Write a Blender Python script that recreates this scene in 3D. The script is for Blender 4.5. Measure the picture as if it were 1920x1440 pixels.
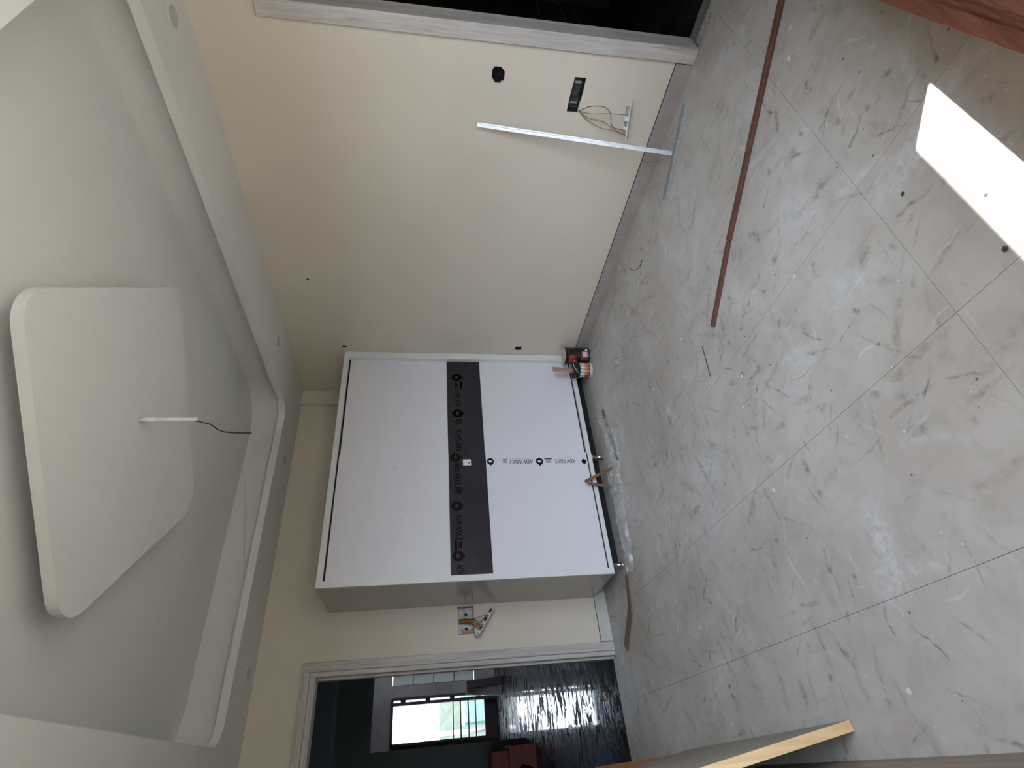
import bpy, bmesh, math, random
from mathutils import Vector, Matrix, noise

# ------------------------------------------------------------------ scene
for o in list(bpy.data.objects):
    bpy.data.objects.remove(o)
S = bpy.context.scene
COL = S.collection
random.seed(7)

# camera: a phone held sideways (world up points to the left of the picture)
F_PX = 996.64                       # focal length in pixels of the 1920 px frame
R_U = Vector((0.80463859, -0.59368838, 0.00953126))    # right, with the room upright
R_V = Vector((-0.08739892, -0.13430050, -0.98707893))  # down
R_W = Vector((0.58729734, 0.79340877, -0.15995109))    # viewing direction
CAM = Vector((0.0, 0.0, 1.5))
cam_d = bpy.data.cameras.new('camera')
cam_d.sensor_fit = 'HORIZONTAL'
cam_d.sensor_width = 36.0
cam_d.lens = F_PX / 1920.0 * 36.0
cam_d.clip_start = 0.02
cam_d.clip_end = 300
cam = bpy.data.objects.new('camera', cam_d)
COL.objects.link(cam)
m = Matrix((R_V, R_U, -R_W)).transposed().to_4x4()
m.translation = CAM
cam.matrix_world = m
S.camera = cam

# daylight
W = bpy.data.worlds.new('world')
S.world = W
W.use_nodes = True
bg = W.node_tree.nodes['Background']
bg.inputs['Color'].default_value = (0.73, 0.85, 1.0, 1)
bg.inputs['Strength'].default_value = 1.0
sun_d = bpy.data.lights.new('sun', 'SUN')
sun_d.energy = 4.2
sun_d.angle = math.radians(0.6)
sun_d.color = (1.0, 0.97, 0.93)
sun = bpy.data.objects.new('sun', sun_d)
COL.objects.link(sun)
sun.location = (3, -4, 6)
sun.rotation_euler = Vector((-0.381, 0.435, -0.816)).to_track_quat('-Z', 'Y').to_euler()

S.view_settings.view_transform = 'Standard'
S.view_settings.look = 'None'
S.view_settings.gamma = 1.0
S.view_settings.use_curve_mapping = False
S.view_settings.exposure = 3.48


def px(x, y, axis, val):
    """point where the ray through photo pixel (x, y) meets the plane axis = val"""
    d = R_U * ((720 - y) / F_PX) + R_V * ((x - 960) / F_PX) + R_W
    t = (val - CAM[axis]) / d[axis]
    return CAM + d * t


# ------------------------------------------------------------------ materials
MATS = {}


def nt(name):
    mat = bpy.data.materials.new(name)
    mat.use_nodes = True
    t = mat.node_tree
    b = t.nodes['Principled BSDF']
    MATS[name] = mat
    return mat, t, b


def N(t, kind, **kw):
    n = t.nodes.new(kind)
    for k, v in kw.items():
        if k in n.inputs:
            n.inputs[k].default_value = v
        else:
            setattr(n, k, v)
    return n


def L(t, a, b):
    t.links.new(a, b)


def pos(t, scale=(1, 1, 1), rot=(0, 0, 0)):
    g = N(t, 'ShaderNodeNewGeometry')
    mp = N(t, 'ShaderNodeMapping')
    mp.inputs['Scale'].default_value = scale
    mp.inputs['Rotation'].default_value = rot
    L(t, g.outputs['Position'], mp.inputs['Vector'])
    return mp.outputs['Vector']


def noise_tex(t, vec, scale, detail=4, rough=0.55, dist=0.0):
    n = N(t, 'ShaderNodeTexNoise')
    n.inputs['Scale'].default_value = scale
    n.inputs['Detail'].default_value = detail
    n.inputs['Roughness'].default_value = rough
    n.inputs['Distortion'].default_value = dist
    L(t, vec, n.inputs['Vector'])
    return n.outputs['Fac']


def ramp(t, fac, stops):
    r = N(t, 'ShaderNodeValToRGB')
    e = r.color_ramp.elements
    while len(e) < len(stops):
        e.new(0.5)
    for i, (p, c) in enumerate(stops):
        e[i].position = p
        e[i].color = c if len(c) == 4 else (*c, 1)
    L(t, fac, r.inputs['Fac'])
    return r.outputs['Color']


def mixc(t, fac, a, b, mode='MIX'):
    n = N(t, 'ShaderNodeMix', data_type='RGBA', blend_type=mode)
    if isinstance(fac, (int, float)):
        n.inputs[0].default_value = fac
    else:
        L(t, fac, n.inputs[0])
    for sock, v in ((n.inputs[6], a), (n.inputs[7], b)):
        if isinstance(v, tuple):
            sock.default_value = (*v, 1) if len(v) == 3 else v
        else:
            L(t, v, sock)
    return n.outputs[2]


def bump(t, b, h, strength, dist=0.01):
    n = N(t, 'ShaderNodeBump')
    n.inputs['Strength'].default_value = strength
    n.inputs['Distance'].default_value = dist
    L(t, h, n.inputs['Height'])
    L(t, n.outputs['Normal'], b.inputs['Normal'])


def plain(name, col, rough=0.6, metal=0.0, var=0.06, scale=6.0, bmp=0.0, bscale=80, spec=0.5):
    mat, t, b = nt(name)
    f = noise_tex(t, pos(t), scale, 5)
    lo = tuple(max(0, c * (1 - var)) for c in col)
    hi = tuple(min(1, c * (1 + var)) for c in col)
    L(t, ramp(t, f, [(0.3, lo), (0.7, hi)]), b.inputs['Base Color'])
    b.inputs['Roughness'].default_value = rough
    b.inputs['Metallic'].default_value = metal
    b.inputs['Specular IOR Level'].default_value = spec
    if bmp:
        bump(t, b, noise_tex(t, pos(t), bscale, 3), bmp, 0.004)
    return mat


def wood(name, c1, c2, axis, rough=0.6, fine=60.0, c3=None, th=0.62):
    """grain running along the given axis"""
    mat, t, b = nt(name)
    sc = [fine, fine, fine]
    sc[axis] = fine * 0.045
    f = noise_tex(t, pos(t, tuple(sc)), 1.0, 6, 0.6, 0.4)
    col = ramp(t, f, [(0.32, c1), (0.68, c2)])
    if c3:
        sc2 = [fine * .35] * 3
        sc2[axis] = fine * 0.02
        g = noise_tex(t, pos(t, tuple(sc2)), 1.0, 5, 0.7)
        k = ramp(t, g, [(th - .08, (0, 0, 0)), (th + .06, (1, 1, 1))])
        col = mixc(t, k, col, c3)
    L(t, col, b.inputs['Base Color'])
    b.inputs['Roughness'].default_value = rough
    bump(t, b, f, 0.25, 0.003)
    return mat


wall_m = plain('cream_wall_paint', (0.727, 0.654, 0.552), 0.75, var=0.03, scale=1.5, bmp=0.12, bscale=160)
ceil_m = plain('white_ceiling_paint', (0.70, 0.70, 0.67), 0.8, var=0.02, scale=1.2, bmp=0.05, bscale=120)
lam_m = plain('white_laminate_film', (0.78, 0.77, 0.82), 0.38, var=0.015, scale=3, bmp=0.04, bscale=260)
edge_m = plain('white_laminate_edge', (0.78, 0.78, 0.78), 0.4, var=0.02)
side_m = plain('glossy_side_laminate', (0.47, 0.43, 0.41), 0.16, var=0.04, scale=2.5)
band_m = plain('charcoal_laminate', (0.027, 0.024, 0.030), 0.36, var=0.15, scale=9, spec=0.35)
print_m = plain('black_print', (0.003, 0.003, 0.003), 0.6, spec=0.05)
inkw_m = plain('dark_ink', (0.035, 0.028, 0.03), 0.5)
inkgrey_m = plain('grey_ink', (0.16, 0.15, 0.2), 0.5)
emb_m = plain('brown_ink', (0.016, 0.007, 0.006), 0.6, spec=0.08)
white_m = plain('white_plastic', (0.8, 0.8, 0.78), 0.35)
steel_m = plain('galvanised_steel', (0.62, 0.64, 0.66), 0.32, 1.0, var=0.22, scale=90, bmp=0.5, bscale=220)
chrome_m = plain('steel_leg', (0.6, 0.58, 0.56), 0.3, 1.0, var=0.1)
dark_m = plain('dark_gap', (0.012, 0.011, 0.011), 0.8)
black_m = plain('black_plastic', (0.012, 0.011, 0.011), 0.4)
grout_m = plain('dark_grout', (0.22, 0.205, 0.19), 0.9)
tileskirt_m = plain('grey_skirting_tile', (0.38, 0.33, 0.305), 0.5, var=0.12, scale=9)
mortar_m = plain('rough_mortar', (0.055, 0.05, 0.042), 0.9, var=0.5, scale=40, bmp=0.8, bscale=60)
copper_m = plain('orange_wire', (0.42, 0.16, 0.05), 0.5)
wred_m = plain('red_wire', (0.16, 0.03, 0.02), 0.5)
wgreen_m = plain('green_wire', (0.10, 0.22, 0.12), 0.5)
wyel_m = plain('yellow_wire', (0.42, 0.30, 0.12), 0.5)
orange_m = plain('orange_print', (0.65, 0.16, 0.02), 0.45)
red_m = plain('red_print', (0.30, 0.03, 0.02), 0.45)
lilac_m = plain('lilac_label', (0.62, 0.52, 0.66), 0.5)
cream_m = plain('cream_lid', (0.55, 0.49, 0.36), 0.5)
disc_m = plain('grey_disc', (0.52, 0.51, 0.49), 0.7)
boxmetal_m = plain('box_metal', (0.42, 0.44, 0.40), 0.45, 0.35, var=0.35, scale=25)
boxpink_m = plain('pink_primer', (0.46, 0.26, 0.24), 0.7, var=0.2, scale=30)
concrete_m = plain('terrace_concrete', (0.10, 0.10, 0.092), 0.9, var=0.15)
sky_blocker_m = plain('sky_blocker_paint', (0.20, 0.19, 0.165), 0.9, var=0.1)
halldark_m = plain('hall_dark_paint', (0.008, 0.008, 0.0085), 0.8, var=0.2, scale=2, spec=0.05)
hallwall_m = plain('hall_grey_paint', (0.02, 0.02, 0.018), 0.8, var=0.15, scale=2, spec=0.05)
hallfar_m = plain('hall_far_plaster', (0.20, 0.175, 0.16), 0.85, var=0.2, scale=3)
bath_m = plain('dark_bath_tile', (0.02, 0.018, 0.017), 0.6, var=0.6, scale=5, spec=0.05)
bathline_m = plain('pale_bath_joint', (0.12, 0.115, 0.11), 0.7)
teal_m = plain('teal_wall', (0.05, 0.10, 0.09), 0.8, var=0.2)
green_m = plain('grey_green_wall', (0.045, 0.062, 0.05), 0.8, var=0.25)
pale_m = plain('white_building', (0.5, 0.5, 0.52), 0.8)
darkwood_m = wood('dark_door_wood', (0.02, 0.012, 0.012), (0.045, 0.025, 0.022), 2)
redbox_m = wood('dark_red_wood', (0.03, 0.008, 0.006), (0.05, 0.015, 0.012), 0)
redbox_m.node_tree.nodes['Principled BSDF'].inputs['Specular IOR Level'].default_value = 0.05
TRIM = [wood('primed_wood_%s' % 'xyz'[a], (0.46, 0.42, 0.39), (0.66, 0.63, 0.60), a, 0.6, 70,
             (0.30, 0.24, 0.22), 0.66) for a in range(3)]
lath_m = wood('red_brown_lath', (0.08, 0.028, 0.018), (0.17, 0.07, 0.05), 1, 0.6, 90)
beam_m = wood('reddish_timber', (0.24, 0.085, 0.055), (0.42, 0.19, 0.13), 0, 0.5, 55, (0.17, 0.06, 0.05), 0.6)
pine_m = wood('pine_lipping', (0.62, 0.40, 0.19), (0.78, 0.58, 0.33), 2, 0.55, 50, (0.42, 0.22, 0.08), 0.7)
greyface_m = wood('grey_board_face', (0.22, 0.19, 0.155), (0.30, 0.265, 0.225), 2, 0.6, 25)
brownboard_m = wood('brown_board', (0.16, 0.115, 0.085), (0.27, 0.20, 0.15), 1, 0.45, 40, (0.5, 0.46, 0.42), 0.74)
batten_m = wood('orange_batten', (0.34, 0.13, 0.04), (0.52, 0.22, 0.08), 1, 0.5, 50)
splint_m = wood('dull_brown_lath', (0.13, 0.085, 0.06), (0.24, 0.165, 0.125), 0, 0.7, 80)
ochre_m = wood('ochre_splinter', (0.13, 0.065, 0.02), (0.26, 0.14, 0.05), 2, 0.6, 60)
stick_m = wood('stirring_stick', (0.36, 0.22, 0.16), (0.50, 0.33, 0.25), 2, 0.6, 60)


def floor_material():
    mat, t, b = nt('dusty_floor_tile')
    p = pos(t)
    def dabs(scale, long_, wide, keep, seed, spread=6.28, turn=0.0):
        """one soft elongated dab per cell, turned at random; returns a mask"""
        sh = N(t, 'ShaderNodeVectorMath', operation='ADD')
        L(t, p, sh.inputs[0])
        sh.inputs[1].default_value = (seed, seed * 0.37, 0)
        wv = N(t, 'ShaderNodeTexNoise')
        wv.inputs['Scale'].default_value = scale * 2.2
        wv.inputs['Detail'].default_value = 5
        L(t, sh.outputs[0], wv.inputs['Vector'])
        wm = N(t, 'ShaderNodeVectorMath', operation='MULTIPLY_ADD')
        L(t, wv.outputs['Color'], wm.inputs[0])
        wm.inputs[1].default_value = (0.26 / scale, 0.26 / scale, 0)
        L(t, sh.outputs[0], wm.inputs[2])
        v = N(t, 'ShaderNodeTexVoronoi', voronoi_dimensions='2D')
        v.inputs['Scale'].default_value = scale
        L(t, wm.outputs[0], v.inputs['Vector'])
        lo = N(t, 'ShaderNodeVectorMath', operation='SUBTRACT')
        L(t, wm.outputs[0], lo.inputs[0])
        L(t, v.outputs['Position'], lo.inputs[1])
        sep = N(t, 'ShaderNodeSeparateColor')
        L(t, v.outputs['Color'], sep.inputs['Color'])
        an = N(t, 'ShaderNodeMath', operation='MULTIPLY_ADD')
        L(t, sep.outputs['Red'], an.inputs[0])
        an.inputs[1].default_value = spread
        an.inputs[2].default_value = turn
        vr = N(t, 'ShaderNodeVectorRotate', rotation_type='Z_AXIS')
        L(t, lo.outputs[0], vr.inputs['Vector'])
        L(t, an.outputs[0], vr.inputs['Angle'])
        mp = N(t, 'ShaderNodeMapping')
        mp.inputs['Scale'].default_value = (1 / long_, 1 / wide, 0)
        L(t, vr.outputs[0], mp.inputs['Vector'])
        ln = N(t, 'ShaderNodeVectorMath', operation='LENGTH')
        L(t, mp.outputs[0], ln.inputs[0])
        m1 = ramp(t, ln.outputs['Value'], [(0.25, (1, 1, 1)), (1.0, (0, 0, 0))])
        m2 = ramp(t, sep.outputs['Green'], [(1 - keep - 0.01, (0, 0, 0)), (1 - keep * 0.5, (1, 1, 1))])
        m3 = ramp(t, noise_tex(t, p, 26, 5, 0.7), [(0.40, (0.1, 0.1, 0.1)), (0.60, (1, 1, 1))])
        return mixc(t, 1.0, mixc(t, 1.0, m1, m2, 'MULTIPLY'), m3, 'MULTIPLY')

    def lay(mask, amt, col, base):
        dens = ramp(t, noise_tex(t, pos(t, (1, 1, 1), (0, 0, col[0] * 9)), 1.7, 3, 0.5), [(0.40, (0.12, 0.12, 0.12)), (0.62, (amt, amt, amt))])
        mm = mixc(t, 1.0, mask, dens, 'MULTIPLY')
        return mixc(t, mm, base, col)
    cloud = noise_tex(t, p, 1.3, 5, 0.6, 0.4)
    base = ramp(t, cloud, [(0.30, (0.41, 0.372, 0.335)), (0.50, (0.485, 0.455, 0.425)), (0.70, (0.545, 0.53, 0.515))])
    mott = noise_tex(t, p, 7.0, 8, 0.72, 0.6)
    base = mixc(t, ramp(t, mott, [(0.46, (0, 0, 0)), (0.72, (0.5, 0.5, 0.5))]), base, (0.34, 0.31, 0.275))
    for sc, lg, wd, kp, sd, am, col in (
            (2.2, 0.34, 0.10, 0.8, 1.3, 0.75, (0.62, 0.625, 0.64)),
            (2.6, 0.28, 0.07, 0.8, 5.9, 0.75, (0.33, 0.30, 0.265)),
            (3.4, 0.20, 0.030, 0.7, 9.2, 0.55, (0.63, 0.635, 0.645)),
            (3.8, 0.19, 0.024, 0.7, 12.4, 0.75, (0.25, 0.22, 0.19)),
            (5.0, 0.13, 0.012, 0.7, 17.1, 0.85, (0.17, 0.145, 0.125)),
            (5.6, 0.060, 0.026, 0.5, 21.7, 0.85, (0.16, 0.14, 0.12)),
            (7.5, 0.09, 0.006, 0.6, 25.3, 0.9, (0.12, 0.10, 0.09)),
            (9.0, 0.026, 0.016, 0.35, 33.1, 0.9, (0.13, 0.115, 0.10)),
            (6.5, 0.10, 0.008, 0.5, 29.8, 0.7, (0.68, 0.68, 0.68))):
        base = lay(dabs(sc, lg, wd, kp, sd), am, col, base)
    # paint drops and specks
    for sc, th, col, amt in ((9.0, 0.10, (0.72, 0.72, 0.70), 0.9), (17.0, 0.085, (0.08, 0.07, 0.065), 0.85),
                             (24.0, 0.10, (0.66, 0.66, 0.64), 0.7)):
        v = N(t, 'ShaderNodeTexVoronoi')
        v.inputs['Scale'].default_value = sc
        v.inputs['Randomness'].default_value = 1.0
        L(t, p, v.inputs['Vector'])
        r = ramp(t, v.outputs['Distance'], [(th * 0.7, (1, 1, 1)), (th, (0, 0, 0))])
        sep = N(t, 'ShaderNodeSeparateColor')
        L(t, v.outputs['Color'], sep.inputs['Color'])
        g = ramp(t, sep.outputs['Red'], [(0.72, (0, 0, 0)), (0.74, (amt, amt, amt))])
        k = mixc(t, 1.0, r, g, 'MULTIPLY')
        base = mixc(t, k, base, col)
    L(t, base, b.inputs['Base Color'])
    rf = ramp(t, cloud, [(0.3, (0.62, 0.62, 0.62)), (0.7, (0.42, 0.42, 0.42))])
    L(t, rf, b.inputs['Roughness'])
    b.inputs['Specular IOR Level'].default_value = 0.4
    return mat


floor_m = floor_material()


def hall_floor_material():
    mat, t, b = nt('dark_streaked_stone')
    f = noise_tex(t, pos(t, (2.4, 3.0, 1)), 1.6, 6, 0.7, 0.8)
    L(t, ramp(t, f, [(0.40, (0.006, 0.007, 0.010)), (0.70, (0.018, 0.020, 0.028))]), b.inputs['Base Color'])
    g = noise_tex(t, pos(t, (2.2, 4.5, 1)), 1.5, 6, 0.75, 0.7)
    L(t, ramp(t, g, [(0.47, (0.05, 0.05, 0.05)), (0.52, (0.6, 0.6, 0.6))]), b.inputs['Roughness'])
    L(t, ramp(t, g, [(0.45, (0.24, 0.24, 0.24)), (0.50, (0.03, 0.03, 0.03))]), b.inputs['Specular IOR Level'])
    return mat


hallfloor_m = hall_floor_material()


def film_material():
    mat, t, b = nt('clear_polythene')
    b.inputs['Base Color'].default_value = (0.75, 0.75, 0.75, 1)
    b.inputs['Roughness'].default_value = 0.14
    f = noise_tex(t, pos(t), 14, 4)
    L(t, ramp(t, f, [(0.35, (0.14, 0.14, 0.14)), (0.65, (0.5, 0.5, 0.5))]), b.inputs['Alpha'])
    return mat


film_m = film_material()


def glass_material():
    mat, t, b = nt('window_glass')
    b.inputs['Base Color'].default_value = (0.10, 0.16, 0.15, 1)
    b.inputs['Roughness'].default_value = 0.05
    b.inputs['Alpha'].default_value = 0.86
    return mat


glass_m = glass_material()

# ------------------------------------------------------------------ builders


def link(name, bm, mat, parent=None, smooth=False):
    bmesh.ops.recalc_face_normals(bm, faces=bm.faces[:])
    me = bpy.data.meshes.new(name)
    bm.to_mesh(me)
    bm.free()
    me.materials.append(mat)
    if smooth:
        for p in me.polygons:
            p.use_smooth = True
    o = bpy.data.objects.new(name, me)
    COL.objects.link(o)
    if parent is not None:
        o.parent = parent
        o.matrix_parent_inverse = Matrix.Translation(-Vector(parent['base']) if 'base' in parent.keys() else Vector())
    return o


def thing(name, loc, label, cat, group=None):
    e = bpy.data.objects.new(name, None)
    COL.objects.link(e)
    e.empty_display_size = 0.1
    e.location = loc
    e['base'] = tuple(float(v) for v in loc)
    tag(e, label, cat, group)
    return e


def tag(o, label, cat, group=None):
    o['label'] = label
    o['category'] = cat
    if group:
        o['group'] = group
    return o


def struct(o, label=None):
    o['kind'] = 'structure'
    if label:
        o['label'] = label
    return o


def bm_box(bm, x0, x1, y0, y1, z0, z1):
    v = [bm.verts.new((x, y, z)) for x in (x0, x1) for y in (y0, y1) for z in (z0, z1)]
    for f in ((0, 1, 3, 2), (4, 6, 7, 5), (0, 4, 5, 1), (2, 3, 7, 6), (0, 2, 6, 4), (1, 5, 7, 3)):
        bm.faces.new([v[i] for i in f])


def box(name, x0, x1, y0, y1, z0, z1, mat, parent=None, bev=0.0):
    bm = bmesh.new()
    bm_box(bm, x0, x1, y0, y1, z0, z1)
    if bev:
        bmesh.ops.bevel(bm, geom=bm.edges[:], offset=bev, segments=1, affect='EDGES')
    return link(name, bm, mat, parent)


def bm_prism(bm, pts, vec):
    """closed polygon pts (3D) swept along vec"""
    a = [bm.verts.new(p) for p in pts]
    b = [bm.verts.new(Vector(p) + Vector(vec)) for p in pts]
    n = len(pts)
    bm.faces.new(a)
    bm.faces.new(b[::-1])
    for i in range(n):
        bm.faces.new((a[i], b[i], b[(i + 1) % n], a[(i + 1) % n]))


def prism(name, pts, vec, mat, parent=None, bev=0.0):
    bm = bmesh.new()
    bm_prism(bm, pts, vec)
    if bev:
        bmesh.ops.bevel(bm, geom=bm.edges[:], offset=bev, segments=1, affect='EDGES')
    return link(name, bm, mat, parent)


def obox(name, p0, p1, side, w, h, mat, parent=None, bev=0.0):
    """bar from p0 to p1, w across (direction side), h deep"""
    p0, p1 = Vector(p0), Vector(p1)
    d = (p1 - p0).normalized()
    s = Vector(side)
    s = (s - d * s.dot(d)).normalized()
    u = d.cross(s)
    pts = [p0 + s * a * w / 2 + u * b * h / 2 for a, b in ((-1, -1), (1, -1), (1, 1), (-1, 1))]
    return prism(name, pts, p1 - p0, mat, parent, bev)


def bm_tube(bm, pts, r, n=8):
    pts = [Vector(p) for p in pts]
    rings = []
    for i, p in enumerate(pts):
        d = (pts[min(i + 1, len(pts) - 1)] - pts[max(i - 1, 0)]).normalized()
        ref = Vector((0, 0, 1)) if abs(d.z) < 0.9 else Vector((1, 0, 0))
        a = d.cross(ref).normalized()
        b = d.cross(a)
        rr = r[i] if isinstance(r, (list, tuple)) else r
        rings.append([bm.verts.new(p + (a * math.cos(t) + b * math.sin(t)) * rr)
                      for t in [2 * math.pi * k / n for k in range(n)]])
    for i in range(len(rings) - 1):
        for k in range(n):
            bm.faces.new((rings[i][k], rings[i][(k + 1) % n], rings[i + 1][(k + 1) % n], rings[i + 1][k]))
    bm.faces.new(rings[0][::-1])
    bm.faces.new(rings[-1])


def curve_pts(ctrl, n=8):
    """Catmull-Rom through the control points"""
    P = [Vector(c) for c in ctrl]
    out = []
    for i in range(len(P) - 1):
        a, b, c, d = P[max(i - 1, 0)], P[i], P[i + 1], P[min(i + 2, len(P) - 1)]
        for k in range(n):
            t = k / n
            out.append(0.5 * ((2 * b) + (c - a) * t + (2 * a - 5 * b + 4 * c - d) * t * t
                              + (3 * b - a - 3 * c + d) * t ** 3))
    out.append(P[-1])
    return out


def tube(name, pts, r, mat, parent=None, n=8, smooth=True):
    bm = bmesh.new()
    bm_tube(bm, pts, r, n)
    return link(name, bm, mat, parent, smooth)


def lathe(name, prof, c, mat, parent=None, n=32, cap=True):
    bm = bmesh.new()
    rings = []
    for r, z in prof:
        rings.append([bm.verts.new((c[0] + r * math.cos(2 * math.pi * k / n),
                                    c[1] + r * math.sin(2 * math.pi * k / n), c[2] + z)) for k in range(n)])
    for i in range(len(rings) - 1):
        for k in range(n):
            bm.faces.new((rings[i][k], rings[i][(k + 1) % n], rings[i + 1][(k + 1) % n], rings[i + 1][k]))
    if cap:
        bm.faces.new(rings[0][::-1])
        bm.faces.new(rings[-1])
    o = link(name, bm, mat, parent)
    for p in o.data.polygons:
        p.use_smooth = len(p.vertices) == 4 and abs(p.normal.z) < 0.5
    return o


def shell(name, c, r, a0, a1, z0, z1, mat, parent, t=0.0012, n=10):
    """printed patch wrapped round a can"""
    bm = bmesh.new()
    q = []
    for k in range(n + 1):
        a = math.radians(a0 + (a1 - a0) * k / n)
        q.append([bm.verts.new((c[0] + rr * math.cos(a), c[1] + rr * math.sin(a), z))
                  for rr, z in ((r, z0), (r, z1), (r + t, z1), (r + t, z0))])
    for k in range(n):
        for i in range(4):
            bm.faces.new((q[k][i], q[k][(i + 1) % 4], q[k + 1][(i + 1) % 4], q[k + 1][i]))
    bm.faces.new(q[0])
    bm.faces.new(q[-1][::-1])
    return link(name, bm, mat, parent, True)


def wall(name, axis, face, thick, u0, u1, z0, z1, cuts, mat):
    """wall whose room face lies at axis = face and whose body goes thick metres (signed) away from it.
    cuts: (u0, u1, z0, z1, depth); depth None goes right through"""
    us = sorted({u0, u1, *[c for q in cuts for c in q[:2]]})
    zs = sorted({z0, z1, *[c for q in cuts for c in q[2:4]]})
    bm = bmesh.new()
    sgn = 1 if thick > 0 else -1
    for i in range(len(us) - 1):
        j = 0
        while j < len(zs) - 1:
            um = (us[i] + us[i + 1]) / 2

            def cell(jj):
                zm = (zs[jj] + zs[jj + 1]) / 2
                for q in cuts:
                    if q[0] < um < q[1] and q[2] < zm < q[3]:
                        return q[4]
                return 0.0
            d = cell(j)
            k = j + 1
            while k < len(zs) - 1 and cell(k) == d:
                k += 1
            if d is not None:
                a, b = face + sgn * d, face + thick
                a, b = min(a, b), max(a, b)
                if axis == 0:
                    bm_box(bm, a, b, us[i], us[i + 1], zs[j], zs[k])
                else:
                    bm_box(bm, us[i], us[i + 1], a, b, zs[j], zs[k])
            j = k
    return struct(link(name, bm, mat))


def rrect(x0, x1, y0, y1, r, n=10):
    pts = []
    for cx, cy, a in ((x1 - r, y1 - r, 0), (x0 + r, y1 - r, 90), (x0 + r, y0 + r, 180), (x1 - r, y0 + r, 270)):
        for k in range(n + 1):
            t = math.radians(a + 90 * k / n)
            pts.append((cx + r * math.cos(t), cy + r * math.sin(t)))
    return pts


def ring_slab(name, outer, inner, z0, z1, mat, parent=None):
    bm = bmesh.new()
    for z in (z0, z1):
        es = []
        for lp in (outer, inner):
            vs = [bm.verts.new((x, y, z)) for x, y in lp]
            es += [bm.edges.new((vs[i], vs[(i + 1) % len(vs)])) for i in range(len(vs))]
        bmesh.ops.triangle_fill(bm, use_beauty=True, use_dissolve=False, edges=es)
    for lp in (outer, inner):
        n = len(lp)
        a = [bm.verts.new((x, y, z0)) for x, y in lp]
        b = [bm.verts.new((x, y, z1)) for x, y in lp]
        for i in range(n):
            bm.faces.new((a[i], a[(i + 1) % n], b[(i + 1) % n], b[i]))
    bmesh.ops.remove_doubles(bm, verts=bm.verts[:], dist=1e-5)
    return link(name, bm, mat, parent)


# ------------------------------------------------------------------ the room
XL, XR = -0.36, 3.20        # side walls
YN, YB = 0.10, 4.50         # window wall and wardrobe wall
ZS, ZC = 2.69, 2.97         # soffit and ceiling heights
SILL = 0.88

# floor tiles, 0.604 m, laid on a bed that shows in the joints
floor = struct(box('floor', XL - 0.02, XR + 0.17, YN - 0.02, YB + 0.07, -0.06, -0.006, grout_m),
               'dusty pale grey floor tiles with smudges and paint drops')
T = 0.604
xs = [XL] + [0.345 + T * k for k in range(-1, 5)] + [XR]
ys = [YN] + [0.917 + T * k for k in range(-1, 6)] + [YB + 0.068]
xs = [x for x in xs if XL <= x <= XR]
ys = [y for y in ys if YN <= y <= YB + 0.068]
for i in range(len(xs) - 1):
    for j in range(len(ys) - 1):
        y1 = ys[j + 1] - 0.0007 - (0.0 if True else 0)
        box('tile', xs[i] + 0.0007, xs[i + 1] - 0.0007, ys[j] + 0.0007, y1, -0.006, 0.0, floor_m, floor)
# threshold of the right-hand doorway
box('threshold_tile', XR + 0.0007, XR + 0.06, 0.15, 1.10, -0.006, 0.0, floor_m, floor)

# walls
HOLE_A = (1.322, 1.410, 1.074, 1.146, 0.09)
BOX_R = (1.335, 1.535, 0.598, 0.672, 0.07)
wall('wall_right', 0, XR, 0.15, YN - 0.25, YB + 0.2, 0.0, ZC + 0.1,
     [(0.16, 1.12, 0.0, 2.30, None), HOLE_A, BOX_R, (3.735, 3.785, 0.615, 0.675, 0.06),
      (2.982, 3.0, 2.40, 2.418, 0.05), (3.775, 3.795, 2.205, 2.245, 0.04)], wall_m)
BX = -0.022
BOX_B = (0.918 + BX, 1.128 + BX, 1.105, 1.232, 0.055)
wall('wall_back', 1, YB, 0.16, XL - 0.2, XR + 0.15, 0.0, ZC + 0.1,
     [(-0.12, 0.71, 0.0, 2.305, None), BOX_B, (1.142, 1.152, 2.06, 2.075, 0.03)], wall_m)
wall('wall_left', 0, XL, -0.2, YN - 0.25, YB + 0.2, 0.0, ZC + 0.1, [], wall_m)
wall('wall_window', 1, YN, -0.23, XL, XR + 0.15, -0.06, ZC + 0.1,
     [(-0.30, 2.18, SILL, 2.25, None)], wall_m)
# column casing on the wardrobe wall beside the corner, above the wardrobe
struct(box('trim_1', 3.04, XR, YB - 0.035, YB, 2.23, ZS, wall_m), 'cream boxed column at the corner above the wardrobe')

# chajja (sunshade slab) and terrace outside the window
struct(box('trim_2', -1.2, 3.4, -0.58, -0.13, 2.40, 2.48, concrete_m), 'concrete sunshade slab outside the window')
struct(box('floor_terrace', -14, 18, -6.5, -0.13, -0.25, -0.10, concrete_m), 'concrete terrace outside the window')
struct(box('wall_sky_blocker', -14, 18, -7.2, -6.5, -0.25, 2.3, sky_blocker_m), 'unseen wall across the terrace, added to block low sky light')  # added out of view to keep low sky light off the room

# ceiling: upper slab, cove wall, soffit tray and the square drop panel
ceiling = struct(box('ceiling', XL, XR, YN, YB, ZC, ZC + 0.1, ceil_m), 'white tray ceiling with a square drop panel')
tray = rrect(0.26, 2.72, 0.787, 4.03, 0.14)
outer = [(XL, YN), (XR, YN), (XR, YB), (XL, YB)]
ring_slab('soffit', outer, tray, ZS, ZS + 0.052, ceil_m, ceiling)
cove = rrect(0.16, 2.82, 0.687, 4.13, 0.34)
ring_slab('cove_wall', outer, cove, ZS + 0.052, ZC, ceil_m, ceiling)
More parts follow.
